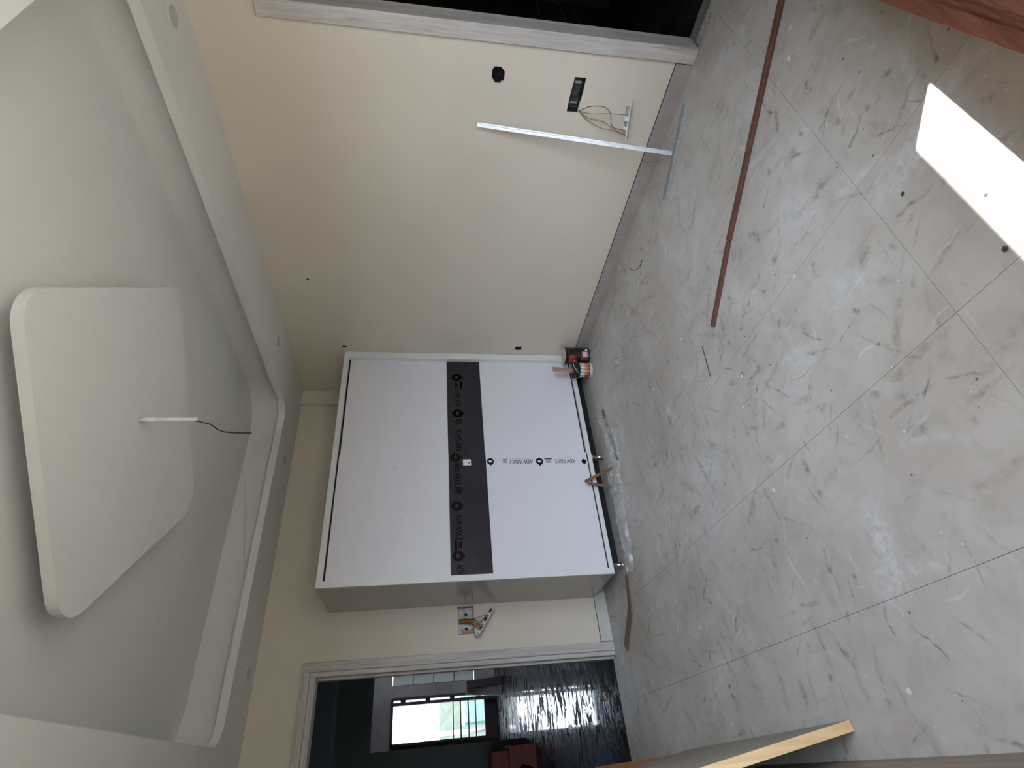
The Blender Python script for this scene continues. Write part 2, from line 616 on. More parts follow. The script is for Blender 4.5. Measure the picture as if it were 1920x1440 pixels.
# square drop panel turned to the diagonal
e1, e2 = Vector((0.725, 0.688)), Vector((-0.688, 0.725))
bm = bmesh.new()
pp = []
for a, b in rrect(2.006, 3.172, 0.048, 1.30, 0.13):
    v = e1 * a + e2 * b
    pp.append((v.x, v.y, 2.82))
bm_prism(bm, pp, (0, 0, 0.042))
link('drop_panel', bm, ceil_m, ceiling)
bm = bmesh.new()
pp = []
for a, b in rrect(2.28, 2.90, 0.32, 1.02, 0.10):
    v = e1 * a + e2 * b
    pp.append((v.x, v.y, 2.862))
bm_prism(bm, pp, (0, 0, ZC - 2.862))
link('panel_packer', bm, ceil_m, ceiling)
# hairline joint along the cove
a, b = px(481, 700, 1, 4.128), px(457, 1100, 1, 4.128)
tube('plaster_joint', [(2.42, 4.129, a.z), ((a.x + b.x) / 2 * 0.9, 4.129, (a.z + b.z) / 2), (b.x, 4.129, b.z)],
     0.0016, disc_m, ceiling, 6)
for k, (x, y, lab) in enumerate((
        (324, 30, 'round grey downlight cover in the soffit near the right-hand doorway'),
        (521, 640, 'round grey downlight cover in the soffit of the plain wall by the wardrobe corner'),
        (533, 862, 'round grey downlight cover in the soffit above the wardrobe'),
        (464, 1264, 'round grey downlight cover in the soffit above the open hall doorway'))):
    p = px(x, y, 2, ZS)
    t = thing('downlight_cover', (p.x, p.y, ZS - 0.004), lab, 'downlight', 'downlight covers in the ceiling soffit')
    lathe('cover_disc', [(0.047, -0.0), (0.047, 0.004)], (p.x, p.y, ZS - 0.004), disc_m, t)
    lathe('rim', [(0.047, 0.0005), (0.051, -0.001), (0.054, 0.004)], (p.x, p.y, ZS - 0.004), ceil_m, t, 32, False)

# skirting tiles
box_r = struct(box('baseboard_right', XR - 0.004, XR, 1.2, 3.85, 0, 0.099, dark_m), 'grey skirting tiles along the plain wall')
y = 1.203
while y < 3.84:
    y2 = min(y + T, 3.848)
    box('skirting_tile', XR - 0.013, XR - 0.004, y, y2 - 0.002, 0.0, 0.096, tileskirt_m, box_r, 0.0015)
    y = y2
box_b = struct(box('baseboard_back', 0.775, 1.16, YB - 0.004, YB, 0, 0.099, dark_m), 'pale skirting tile beside the hall doorway')
box('skirting_tile', 0.777, 1.16, YB - 0.013, YB - 0.004, 0.0, 0.096, plain('pale_skirting_tile', (0.62, 0.60, 0.57), 0.5), box_b, 0.0015)

# doorway to the hall: primed wooden frame
d1 = bpy.data.objects.new('door_1', None)
COL.objects.link(d1)
d1.location = (0.3, YB, 0)
d1['base'] = (0.3, YB, 0.0)
struct(d1, 'white-primed wooden frame of the open hall doorway')
fy = YB - 0.022
box('jamb', 0.705, 0.77, fy, YB + 0.0, 0.0, 2.365, TRIM[2], d1, 0.003)
box('jamb', 0.672, 0.705, YB - 0.010, YB + 0.10, 0.0, 2.305, TRIM[2], d1, 0.003)
box('jamb', -0.18, -0.115, fy, YB, 0.0, 2.365, TRIM[2], d1, 0.003)
box('jamb', -0.115, -0.08, YB - 0.010, YB + 0.10, 0.0, 2.305, TRIM[2], d1, 0.003)
box('head', -0.115, 0.705, fy, YB, 2.305, 2.365, TRIM[0], d1, 0.003)
box('head', -0.08, 0.672, YB - 0.010, YB + 0.10, 2.262, 2.305, TRIM[0], d1, 0.003)
box('stop_bead', 0.655, 0.672, YB + 0.04, YB + 0.10, 0.0, 2.262, TRIM[2], d1)

# doorway in the right-hand wall
d2 = bpy.data.objects.new('door_2', None)
COL.objects.link(d2)
d2.location = (XR, 0.65, 0)
d2['base'] = (XR, 0.65, 0.0)
struct(d2, 'white-primed wooden frame of the dark doorway in the right-hand wall')
box('jamb', XR - 0.024, XR + 0.09, 1.112, 1.196, 0.0, 2.362, TRIM[2], d2, 0.003)
box('jamb', XR - 0.024, XR + 0.09, 0.10, 0.172, 0.0, 2.362, TRIM[2], d2, 0.003)
box('head', XR - 0.024, XR + 0.09, 0.172, 1.112, 2.29, 2.362, TRIM[1], d2, 0.003)

# dark bathroom behind it
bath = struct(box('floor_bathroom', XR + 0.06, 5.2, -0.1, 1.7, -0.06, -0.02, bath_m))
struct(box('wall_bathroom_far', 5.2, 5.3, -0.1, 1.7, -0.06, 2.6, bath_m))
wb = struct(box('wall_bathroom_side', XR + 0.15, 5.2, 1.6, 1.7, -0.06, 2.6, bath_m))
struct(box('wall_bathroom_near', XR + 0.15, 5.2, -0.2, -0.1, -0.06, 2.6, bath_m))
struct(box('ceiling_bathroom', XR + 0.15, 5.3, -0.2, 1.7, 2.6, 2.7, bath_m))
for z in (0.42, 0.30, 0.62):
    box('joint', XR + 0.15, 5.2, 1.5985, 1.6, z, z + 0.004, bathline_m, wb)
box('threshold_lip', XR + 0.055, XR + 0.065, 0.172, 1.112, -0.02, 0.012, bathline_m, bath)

# ------------------------------------------------------------------ the hall behind the open doorway
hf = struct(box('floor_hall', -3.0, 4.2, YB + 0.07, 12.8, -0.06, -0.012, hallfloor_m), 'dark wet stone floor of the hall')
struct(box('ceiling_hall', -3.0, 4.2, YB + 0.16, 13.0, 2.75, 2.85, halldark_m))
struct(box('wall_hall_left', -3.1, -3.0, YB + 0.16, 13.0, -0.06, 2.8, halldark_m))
wall('wall_hall_right', 0, 4.2, 0.1, YB + 0.16, 13.0, -0.06, 2.8, [(9.9, 12.5, 0.9, 2.2, None)], halldark_m)  # unseen side opening added to light the far end of the hall
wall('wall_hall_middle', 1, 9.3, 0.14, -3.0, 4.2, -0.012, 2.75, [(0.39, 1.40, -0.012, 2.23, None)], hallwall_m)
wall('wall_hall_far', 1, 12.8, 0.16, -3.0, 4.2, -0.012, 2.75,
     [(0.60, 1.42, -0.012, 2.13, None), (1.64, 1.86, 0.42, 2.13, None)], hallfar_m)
# lintel beams that darken the hall's upper half
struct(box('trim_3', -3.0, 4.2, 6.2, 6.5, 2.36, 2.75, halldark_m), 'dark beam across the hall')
# balcony door of the far wall with a barred lower part
w1 = bpy.data.objects.new('window_1', None)
COL.objects.link(w1)
w1.location = (0.95, 12.8, 0)
w1['base'] = (0.95, 12.8, 0.0)
struct(w1, 'barred opening to the balcony at the far end of the hall')
box('frame_post', 0.60, 0.64, 12.76, 12.9, -0.012, 2.13, darkwood_m, w1)
box('frame_post', 1.275, 1.335, 12.74, 12.9, -0.012, 2.13, darkwood_m, w1)
box('frame_post', 1.375, 1.42, 12.74, 12.9, -0.012, 2.13, darkwood_m, w1)
box('frame_head', 0.60, 1.42, 12.76, 12.9, 2.09, 2.13, darkwood_m, w1)
for z in (0.30, 0.85, 1.35, 1.85):
    box('cross_piece', 1.335, 1.375, 12.76, 12.88, z, z + 0.10, darkwood_m, w1)
for z, r in ((0.88, 0.010), (0.73, 0.016), (0.57, 0.014), (0.42, 0.014)):
    tube('guard_bar', [(0.64, 12.85, z), (1.275, 12.85, z)], r, darkwood_m, w1)
box('bottom_panel', 0.64, 1.275, 12.80, 12.86, -0.012, 0.24, darkwood_m, w1)
w2 = bpy.data.objects.new('window_2', None)
COL.objects.link(w2)
w2.location = (1.75, 12.8, 0.42)
w2['base'] = (1.75, 12.8, 0.42)
struct(w2, 'narrow louvred window at the far end of the hall')
box('frame_post', 1.64, 1.655, 12.84, 12.9, 0.42, 2.13, darkwood_m, w2)
box('frame_post', 1.845, 1.86, 12.84, 12.9, 0.42, 2.13, darkwood_m, w2)
zz = [0.42 + 0.4275 * k for k in range(5)]
for k in range(4):
    box('glass_pane', 1.655, 1.845, 12.86, 12.866, zz[k] + 0.01, zz[k + 1] - 0.01, glass_m, w2)
for z in zz[1:-1]:
    box('glazing_bar', 1.655, 1.845, 12.85, 12.88, z - 0.010, z + 0.010, darkwood_m, w2)

# things standing in the hall
t = thing('wooden_chest', (0.1, 8.75, -0.012), 'dark reddish wooden chest against the wall inside the hall', 'chest')
box('lower_case', -0.35, 0.29, 8.55, 9.25, -0.012, 0.36, redbox_m, t, 0.006)
box('upper_case', -0.30, 0.24, 8.62, 9.22, 0.36, 0.58, redbox_m, t, 0.006)
prism('plastic_bag', [(-0.22, 8.60, 0.05), (0.05, 8.60, 0.03), (0.10, 8.60, 0.20), (-0.02, 8.60, 0.30), (-0.2, 8.60, 0.26)],
      (0, -0.05, 0), hallwall_m, t, 0.02)
t = thing('carton', (1.30, 11.6, -0.012), 'pale cardboard carton on the hall floor beside the balcony opening', 'carton')
obox('carton_body', (1.30, 11.75, -0.012), (1.36, 11.85, 0.68), (1, 0, 0), 0.17, 0.10, hallfar_m, t, 0.004)
obox('carton_flap', (1.47, 11.75, -0.012), (1.43, 11.80, 0.66), (1, 0, 0), 0.14, 0.12, darkwood_m, t, 0.004)

# what shows beyond the balcony
t = thing('neighbour_house', (1.2, 20.5, -0.5), 'white neighbouring house with a grey sign seen through the far balcony', 'house')
box('house_wall', -3.0, 6.0, 21.0, 21.3, -0.5, 2.6, pale_m, t)
box('house_sign', 1.25, 1.55, 20.9, 21.0, 1.42, 1.72, inkgrey_m, t)
tag(box('boundary_wall', 0.2, 1.75, 17.0, 17.2, -0.5, 1.05, green_m), 'grey green boundary wall beyond the balcony', 'wall')
tag(box('water_tank', 1.0, 1.9, 15.0, 15.6, -0.5, 0.55, teal_m, None, 0.05), 'teal water tank beyond the balcony bars', 'tank')
t = thing('utility_pole', (1.22, 16.0, -0.5), 'pale pole with a bracket beyond the balcony', 'pole')
tube('pole_shaft', [(0.92, 16.0, -0.5), (0.92, 16.0, 1.25)], 0.05, inkgrey_m, t)
tube('bracket', [(0.92, 16.0, 1.22), (1.12, 16.0, 1.24), (1.22, 16.0, 1.30)], 0.025, inkgrey_m, t)
struct(box('ground', -30, 40, 12.97, 60, -0.9, -0.5, concrete_m), 'pale ground beyond the balcony')

# ------------------------------------------------------------------ wardrobe
WX0, WY, WZ0, WZ1 = 1.115, 3.85, 0.108, 2.225
wr = thing('wardrobe', (2.15, 4.17, 0), 'white two-door sliding wardrobe with a charcoal band, on steel legs', 'wardrobe')
box('side_panel', WX0, WX0 + 0.018, WY, YB - 0.002, WZ0, WZ1, side_m, wr)
box('side_panel', 3.18, 3.198, WY + 0.05, YB - 0.002, WZ0, WZ1, side_m, wr)
box('top_panel', WX0 + 0.018, 3.18, WY + 0.001, YB - 0.036, WZ1 - 0.018, WZ1, edge_m, wr)
box('bottom_panel', WX0 + 0.018, 3.18, WY + 0.02, YB - 0.002, WZ0, WZ0 + 0.018, edge_m, wr)
box('back_panel', WX0 + 0.018, 3.18, YB - 0.012, YB - 0.003, WZ0 + 0.018, WZ1 - 0.018, dark_m, wr)
box('top_rail', WX0 + 0.018, 3.196, WY - 0.002, WY + 0.03, 2.183, WZ1 + 0.001, edge_m, wr, 0.0015)
box('bottom_rail', WX0 + 0.018, 3.13, WY - 0.002, WY + 0.03, WZ0 - 0.002, 0.14, edge_m, wr, 0.0015)
box('stile', WX0 - 0.001, WX0 + 0.042, WY - 0.003, WY + 0.02, WZ0 - 0.002, WZ1 + 0.001, edge_m, wr, 0.0015)
box('stile', 3.13, 3.197, WY - 0.003, WY + 0.06, WZ0 - 0.002, WZ1 + 0.001, edge_m, wr, 0.0015)
for x, yy in ((1.20, 3.93), (2.095, 3.87), (3.0, 3.93), (1.20, 4.42), (2.1, 4.42), (3.0, 4.42)):
    lg = lathe('leg', [(0.024, 0.0), (0.024, 0.012), (0.015, 0.014), (0.015, 0.094), (0.03, 0.098), (0.03, 0.108)],
               (x, yy, 0), chrome_m, wr, 16)

for z0_, z1_ in ((2.1705, 2.1825), (0.1405, 0.1495)):  # dark strips put in the door gaps to stand in for their shade
    box('gap_shade_strip', WX0 + 0.043, 2.139, WY + 0.008, WY + 0.030, z0_, z1_, dark_m, wr)
    box('gap_shade_strip', 2.141, 3.129, WY + 0.034, WY + 0.060, z0_, z1_, dark_m, wr)
box('under_shade_board', WX0 + 0.12, 3.18, 4.01, 4.03, 0.0, WZ0, dark_m, wr)  # black board added to imitate the shadow under the wardrobe

GL = {   # letters as strokes on a unit square: thick and thin stems with serifs
    'A': [((0.0, 0), (0.42, 1), .07), ((0.42, 1), (0.86, 0), .16), ((0.18, .34), (0.66, .34), .06), ((-.1, .02), (.14, .02), .05), ((.7, .02), (1.0, .02), .05)],
    'D': [((0.12, 0), (0.12, 1), .15), ((0.0, .97), (.5, .97), .06), ((0, .03), (.5, .03), .06), ((.5, .97), (.82, .72), .11), ((.82, .74), (.82, .26), .15), ((.82, .28), (.5, .03), .11)],
    'V': [((0.02, 1), (0.45, 0), .16), ((0.45, 0), (0.86, 1), .07), ((-.1, .98), (.2, .98), .05), ((.7, .98), (1.0, .98), .05)],
    'N': [((0.1, 0), (0.1, 1), .07), ((0.1, 1), (0.78, 0), .16), ((0.78, 0), (0.78, 1), .07), ((-.05, .02), (.25, .02), .05), ((.62, .98), (.95, .98), .05)],
    'C': [((.8, .8), (.5, .97), .08), ((.5, .97), (.2, .74), .11), ((.18, .76), (.18, .24), .15), ((.2, .26), (.5, .03), .11), ((.5, .03), (.82, .2), .08)],
    'E': [((0.14, 0), (0.14, 1), .15), ((0.02, .97), (.7, .97), .06), ((.14, .5), (.55, .5), .06), ((0.02, .03), (.74, .03), .06)],
    'U': [((.15, 1), (.15, .25), .14), ((.15, .27), (.42, .04), .1), ((.42, .04), (.75, .27), .08), ((.75, .25), (.75, 1), .07)],
    'I': [((.3, 0), (.3, 1), .15), ((.12, .02), (.48, .02), .05), ((.12, .98), (.48, .98), .05)],
    'O': [((.5, .97), (.2, .74), .1), ((.18, .76), (.18, .24), .14), ((.2, .26), (.5, .03), .1), ((.5, .03), (.8, .26), .1), ((.82, .24), (.82, .76), .14), ((.8, .74), (.5, .97), .1)],
    'R': [((0.14, 0), (0.14, 1), .15), ((.05, .97), (.6, .97), .06), ((.6, .97), (.75, .75), .1), ((.75, .75), (.55, .5), .1), ((.14, .5), (.55, .5), .06), ((.45, .5), (.85, 0), .13)],
}


def flat(bm, pts, y):
    bm.faces.new([bm.verts.new((p[0], y, p[1])) for p in pts])


def on(origin, ux, uz, s, a, b):
    """2D print coordinates to (x, z) on the door"""
    return (origin[0] + s * (a * ux[0] + b * uz[0]), origin[1] + s * (a * ux[1] + b * uz[1]))


def text(name, word, origin, ux, uz, h, adv, y, mat, parent):
    bm = bmesh.new()
    x = 0.0
    for ch in word:
        for k, ((ax, ay), (bx, by), w) in enumerate(GL.get(ch, [])):
            d = Vector((bx - ax, by - ay)).normalized()
            n = Vector((-d.y, d.x)) * w * 0.68
            q = [(ax + n.x, ay + n.y), (bx + n.x, by + n.y), (bx - n.x, by - n.y), (ax - n.x, ay - n.y)]
            flat(bm, [on(origin, ux, uz, h, x + a * adv, b) for a, b in q], y - 0.00004 * k)
        x += adv * (0.72 if ch == 'I' else 1.12)
    return link(name, bm, mat, parent)


def emblem(origin, ux, uz, s, y, parent, mat, inner):
    bm = bmesh.new()
    out = [(-.42, -.3), (-.2, -.42), (0, -.55), (.2, -.42), (.42, -.3), (.46, .1), (.36, .34), (.16, .44), (.08, .58), (-.1, .58), (-.16, .44), (-.36, .34), (-.46, .1)]
    flat(bm, [on(origin, ux, uz, s, a, b) for a, b in out], y)
    o = link('printed_emblem', bm, mat, parent)
    bm = bmesh.new()
    inn = [(-.2, -.14), (.18, -.16), (.24, .02), (.12, .02), (.16, .2), (-.02, .12), (-.18, .16), (-.24, 0)]
    flat(bm, [on(origin, ux, uz, s, a, b) for a, b in inn], y - 0.0002)
    link('emblem_centre', bm, inner, parent)
    return o


def badge(origin, ux, uz, s, y, parent, mat, bar):
    """small square mark, or a bar over small lettering"""
    bm = bmesh.new()

    def r(a0, a1, b0, b1):
        flat(bm, [on(origin, ux, uz, s, a, b) for a, b in ((a0, b0), (a1, b0), (a1, b1), (a0, b1))], y)
    if bar:
        r(-.62, .62, -.52, -.28)
        for k in range(4):
            r(-.4 + .22 * k, -.3 + .22 * k, -.1, .3)
        r(-.44, .42, .24, .32)
    else:
        r(-.4, .4, .32, .42)
        r(-.4, .4, -.42, -.32)
        r(-.42, -.32, -.42, .42)
        r(.32, .42, -.42, .42)
        r(-.2, .2, .08, .2)
        r(-.2, -.08, -.2, .2)
        r(-.1, .2, -.06, .02)
        r(.08, .2, -.22, .02)
        r(-.35, .1, .52, .6)
    return link('printed_mark', bm, mat, parent)


def door(x0, x1, yf):
    bmd = bmesh.new()
    bm_box(bmd, x0, x1, yf + 0.004, yf + 0.024, 0.150, 2.170)
    d = link('sliding_door', bmd, edge_m, wr)
    box('upper_panel', x0, x1, yf, yf + 0.004, 1.3155, 2.170, lam_m, d)
    box('band_panel', x0, x1, yf + 0.001, yf + 0.004, 1.009, 1.3125, band_m, d)
    box('lower_panel', x0, x1, yf, yf + 0.004, 0.150, 1.0075, lam_m, d)
    return d


YD1, YD2 = WY + 0.006, WY + 0.036
dl = door(WX0 + 0.042, 2.14, YD1)
dr = door(2.13, 3.129, YD2)
# print on the left door's lower panel, reading upwards
UX, UZ = (0, 1), (-1, 0)
yp = YD1 - 0.0006
emblem((2.062, 0.972), UX, UZ, 0.062, yp, dl, emb_m, lam_m)
badge((2.065, 0.850), (0, 1), (1, 0), 0.042, yp, dl, inkgrey_m, False)
text('printed_text', 'ADVANCE', (2.075, 0.617), UX, UZ, 0.038, 0.72, yp, inkw_m, dl)
emblem((2.056, 0.562), UX, UZ, 0.066, yp, dl, emb_m, lam_m)
badge((2.060, 0.486), (0, 1), (-1, 0), 0.05, yp, dl, inkw_m, True)
text('printed_text', 'ADVANCE', (2.073, 0.255), UX, UZ, 0.036, 0.66, yp, inkw_m, dl)
emblem((2.050, 0.180), UX, UZ, 0.046, yp, dl, emb_m, emb_m)
for z0, z1 in ((0.625, 0.80), (0.27, 0.41)):
    box('printed_rule', 2.0845, 2.0865, yp - 0.0003, yp, z0, z1, inkgrey_m, dl)
# print on the charcoal band of the left door, upside down
yb_ = YD1 + 0.0004
DN, DZ = (-1, 0), (0, -1)
zt = 1.245
for x in (1.296, 1.683, 2.104):
    emblem((x, zt + 0.01), DN, DZ, 0.085, yb_, dl, emb_m, band_m)
for x in (2.055, 1.61):
    text('printed_text', 'ADVANCE', (x, zt + 0.022), DN, DZ, 0.048, 0.56, yb_, print_m, dl)
text('printed_text', 'ADV', (1.232, zt + 0.022), DN, DZ, 0.048, 0.46, yb_, print_m, dl)
badge((1.812, zt), DN, DZ, 0.062, yb_, dl, print_m, False)
badge((1.376, zt), DN, DZ, 0.062, yb_, dl, print_m, True)
# white sticker on the band
st = box('sticker', 2.030, 2.083, yb_ - 0.0006, yb_, 1.132, 1.196, white_m, dl)
box('sticker_mark', 2.045, 2.062, yb_ - 0.001, yb_ - 0.0006, 1.138, 1.152, inkgrey_m, dl)
# print on the band of the right door, the right way up
yb2 = YD2 + 0.0004
UP, UPZ = (1, 0), (0, 1)
for x in (2.552, 2.945):
    emblem((x, zt - 0.02), (-1, 0), (0, -1), 0.09, yb2, dr, print_m, band_m)
text('printed_text', 'ADVANCE', (2.175, zt - 0.045), UP, UPZ, 0.045, 0.64, yb2, print_m, dr)
text('printed_text', 'ADVANCE', (2.625, zt - 0.05), UP, UPZ, 0.045, 0.56, yb2, print_m, dr)
badge((2.465, zt - 0.03), UP, UPZ, 0.06, yb2, dr, print_m, False)
badge((2.86, zt - 0.03), UP, UPZ, 0.075, yb2, dr, print_m, True)
# scuffs on the upper panels and a flap of loose film at the stile
for x, y_, l in ((742, 876, 0.03), (703, 900, 0.015), (754, 972, 0.02), (733, 973, 0.012), (733, 950, 0.012), (628, 972, 0.012)):
    p = px(x, y_, 1, YD1)
    if p.x < 2.13:
        obox('scuff_mark', (p.x - l / 2, YD1 - 0.0004, p.z), (p.x + l / 2, YD1 - 0.0004, p.z + l * 0.4), (0, 1, 0), 0.0006, 0.004, disc_m, dl)
box('loose_film', WX0 - 0.003, WX0 + 0.024, WY - 0.0045, WY - 0.0032, 1.66, 1.87, white_m, wr)

# ------------------------------------------------------------------ electrics
# back wall box
t = thing('switch_box', (1.02 + BX, YB, 1.10), 'open metal switch box with wires and a hanging plate beside the wardrobe', 'switch box')
box('box_back', 0.922, 1.124, YB + 0.048, YB + 0.052, 1.108, 1.229, boxmetal_m, t)
box('box_side', 0.920, 0.923, YB - 0.002, YB + 0.05, 1.108, 1.229, boxpink_m, t)
box('box_side', 1.123, 1.126, YB - 0.002, YB + 0.05, 1.108, 1.229, boxpink_m, t)
box('box_side', 0.923, 1.123, YB - 0.001, YB + 0.05, 1.107, 1.110, boxpink_m, t)
box('pink_patch', 0.925, 0.965, YB + 0.046, YB + 0.048, 1.112, 1.20, boxpink_m, t)
for x in (0.966, 1.072):
    kk = bmesh.new()
    ring = [(x + 0.017 * math.cos(a), YB + 0.0475, 1.165 + 0.017 * math.sin(a)) for a in [math.pi * 2 * k / 16 for k in range(16)]]
    bm_prism(kk, ring, (0, -0.002, 0))
    link('knockout_rim', kk, boxmetal_m, t)
    kk = bmesh.new()
    ring = [(x + 0.012 * math.cos(a), YB + 0.045, 1.165 + 0.012 * math.sin(a)) for a in [math.pi * 2 * k / 16 for k in range(16)]]
    bm_prism(kk, ring, (0, -0.001, 0))
    link('knockout', kk, dark_m, t)
A0, A1 = Vector((0.885, YB - 0.07, 1.085)), Vector((1.085, YB - 0.05, 0.95))
ctr = (A0 + A1) / 2
plate_side = Vector((-0.20, -1.0, 0.10))
obox('hanging_plate', A0, A1, plate_side, 0.085, 0.008, white_m, t, 0.002)
nrm = (A1 - A0).normalized().cross((plate_side - (A1 - A0).normalized() * plate_side.dot((A1 - A0).normalized())).normalized())
if nrm.z < 0:
    nrm = -nrm
for k in range(6):
    c0 = A0.lerp(A1, 0.1 + 0.16 * k)
    obox('terminal', c0 + nrm * 0.004, c0 + nrm * 0.022, (1, 0, 0), 0.016, 0.05, black_m if k % 2 else white_m, t, 0.001)
wires = ((copper_m, 0.0), (wred_m, 0.012), (copper_m, -0.01), (wyel_m, 0.006), (wgreen_m, -0.004), (copper_m, 0.018), (wred_m, -0.016))
for k, (wm, dx) in enumerate(wires):
    e = A0.lerp(A1, 0.12 + 0.12 * k) + nrm * 0.018
    tube('wire', curve_pts([(1.02 + dx, YB + 0.045, 1.222), (1.018 + dx, YB + 0.02, 1.18), (1.005 + dx, YB - 0.02, 1.125),
                            (0.985 + dx * 2, YB - 0.055, 1.098), e], 6), 0.0028, wm, t, 6)
for k, p in enumerate(((0.90, 1.10), (0.905, 1.07))):
    tube('wire', curve_pts([(0.93, YB - 0.004, 1.11), (0.885, YB - 0.03, 1.10 - 0.01 * k), A0.lerp(A1, 0.1 * (k + 1))], 5), 0.0018, wgreen_m, t, 6)

t['base'] = (1.02, YB, 1.10)
for ch in t.children:
    ch.matrix_parent_inverse = Matrix.Translation(-Vector(t['base']))

# right wall box with loose plate
t = thing('socket_box', (XR, 1.43, 0.60), 'slim dark socket box with loose wires and a hanging plate on the plain wall', 'socket box')
box('box_back', XR + 0.055, XR + 0.067, 1.338, 1.532, 0.601, 0.669, mortar_m, t)
box('box_bracket', XR + 0.035, XR + 0.06, 1.37, 1.382, 0.612, 0.65, boxmetal_m, t)
box('box_bracket', XR + 0.035, XR + 0.06, 1.485, 1.50, 0.61, 0.655, chrome_m, t)
box('mortar_lump', XR + 0.035, XR + 0.062, 1.40, 1.47, 0.605, 0.655, mortar_m, t, 0.012)
B0, B1 = Vector((XR - 0.05, 1.425, 0.306)), Vector((XR - 0.05, 1.635, 0.272))
obox('hanging_plate', B0, B1, (1, 0.3, -0.40), 0.085, 0.008, white_m, t, 0.002)
for k, f_ in enumerate((0.18, 0.45, 0.58, 0.70, 0.85)):
    c0 = B0.lerp(B1, f_)
    obox('terminal', c0 + Vector((0, 0, 0.004)), c0 + Vector((0, 0, 0.022 + 0.008 * (k % 2))), (1, 0, 0), 0.04, 0.020, white_m if k % 2 else boxmetal_m, t, 0.002)
src = Vector((XR - 0.002, 1.525, 0.60))
for wm, ctrl in (
        (wred_m, [src, (XR - .05, 1.47, .55), (XR - .07, 1.455, .47), (XR - .07, 1.49, .42), (XR - .06, 1.57, .385), B0.lerp(B1, .8) + Vector((0, 0, .02))]),
        (wgreen_m, [src, (XR - .03, 1.52, .53), (XR - .05, 1.50, .42), B0.lerp(B1, .35) + Vector((0, 0, .01))]),
        (wyel_m, [src, (XR - .03, 1.545, .54), (XR - .05, 1.545, .46), (XR - .06, 1.58, .38), B0.lerp(B1, .92) + Vector((0, 0, .01))]),
        (copper_m, [src, (XR - .02, 1.57, .53), (XR - .04, 1.595, .45), (XR - .05, 1.60, .37), B0.lerp(B1, .96) + Vector((0, 0, .008))]),
        (wyel_m, [src, (XR - .02, 1.555, .52), (XR - .04, 1.56, .44), (XR - .05, 1.575, .40), (XR - .05, 1.605, .34), B0.lerp(B1, .9)])):
    tube('wire', curve_pts([tuple(c) for c in ctrl], 7), 0.0022, wm, t, 6)

# broken plaster edges that make the wall holes ragged
wrw = bpy.data.objects['wall_right']


def chip(y0, z0, y1, z1, y2, z2):
    prism('plaster_edge', [(XR + 0.0005, y0, z0), (XR + 0.0005, y1, z1), (XR + 0.0005, y2, z2)], (0.02, 0, 0), wall_m, wrw)


a0, a1, b0, b1 = HOLE_A[:4]
chip(a0, b0, a0 + 0.022, b0, a0, b0 + 0.026)
chip(a1, b0, a1 - 0.012, b0, a1, b0 + 0.020)
chip(a0, b1, a0 + 0.018, b1, a0, b1 - 0.014)
chip(a1, b1, a1 - 0.024, b1, a1, b1 - 0.022)
a0, a1, b0, b1 = BOX_R[:4]
chip(a0, b1, a0, b1 - 0.006, a1 - 0.08, b1)
chip(a1, b0, a1, b0 + 0.005, a0 + 0.09, b0)
# dark plates lining the holes, imitating the shade inside them
for h0, h1, g0, g1, dp in (HOLE_A, (*BOX_R[:4], 0.0705), (3.735, 3.785, 0.615, 0.675, 0.06), (3.775, 3.795, 2.205, 2.245, 0.04), (2.982, 3.0, 2.40, 2.418, 0.05)):
    bm = bmesh.new()
    x0_, x1_, e_ = XR + 0.004, XR + dp - 0.0005, 0.002
    bm_box(bm, x1_ - e_, x1_, h0, h1, g0, g1)
    bm_box(bm, x0_, x1_, h0, h0 + e_, g0, g1)
    bm_box(bm, x0_, x1_, h1 - e_, h1, g0, g1)
    bm_box(bm, x0_, x1_, h0, h1, g0, g0 + e_)
    bm_box(bm, x0_, x1_, h0, h1, g1 - e_, g1)
    link('hole_shade_plates', bm, dark_m, wrw)

# pipe and wire hanging from the middle of the drop panel
pc = px(262, 787, 2, 2.82)
t = thing('hanging_conduit', (pc.x, pc.y, 2.57), 'white conduit with a black wire hanging from the ceiling drop panel', 'conduit')
tube('pipe', [(pc.x, pc.y, 2.82), (pc.x + 0.002, pc.y, 2.57)], 0.0095, white_m, t, 12)
lathe('pipe_socket', [(0.0125, 0), (0.0125, 0.07)], (pc.x, pc.y, 2.75), white_m, t, 16)
pl = [(pc.x, pc.y, 2.60)] + [tuple(px(x, y, 1, pc.y)) for x, y in ((380, 792), (395, 796), (410, 806), (430, 811), (472, 812))]
tube('black_wire', curve_pts(pl, 6), 0.0030, black_m, t, 6)
pl = [tuple(px(x, y, 1, pc.y)) for x, y in ((392, 795), (405, 788), (420, 778), (440, 768))]
tube('thin_wire', curve_pts(pl, 5), 0.0007, wyel_m, t, 6)

# ------------------------------------------------------------------ galvanised channels


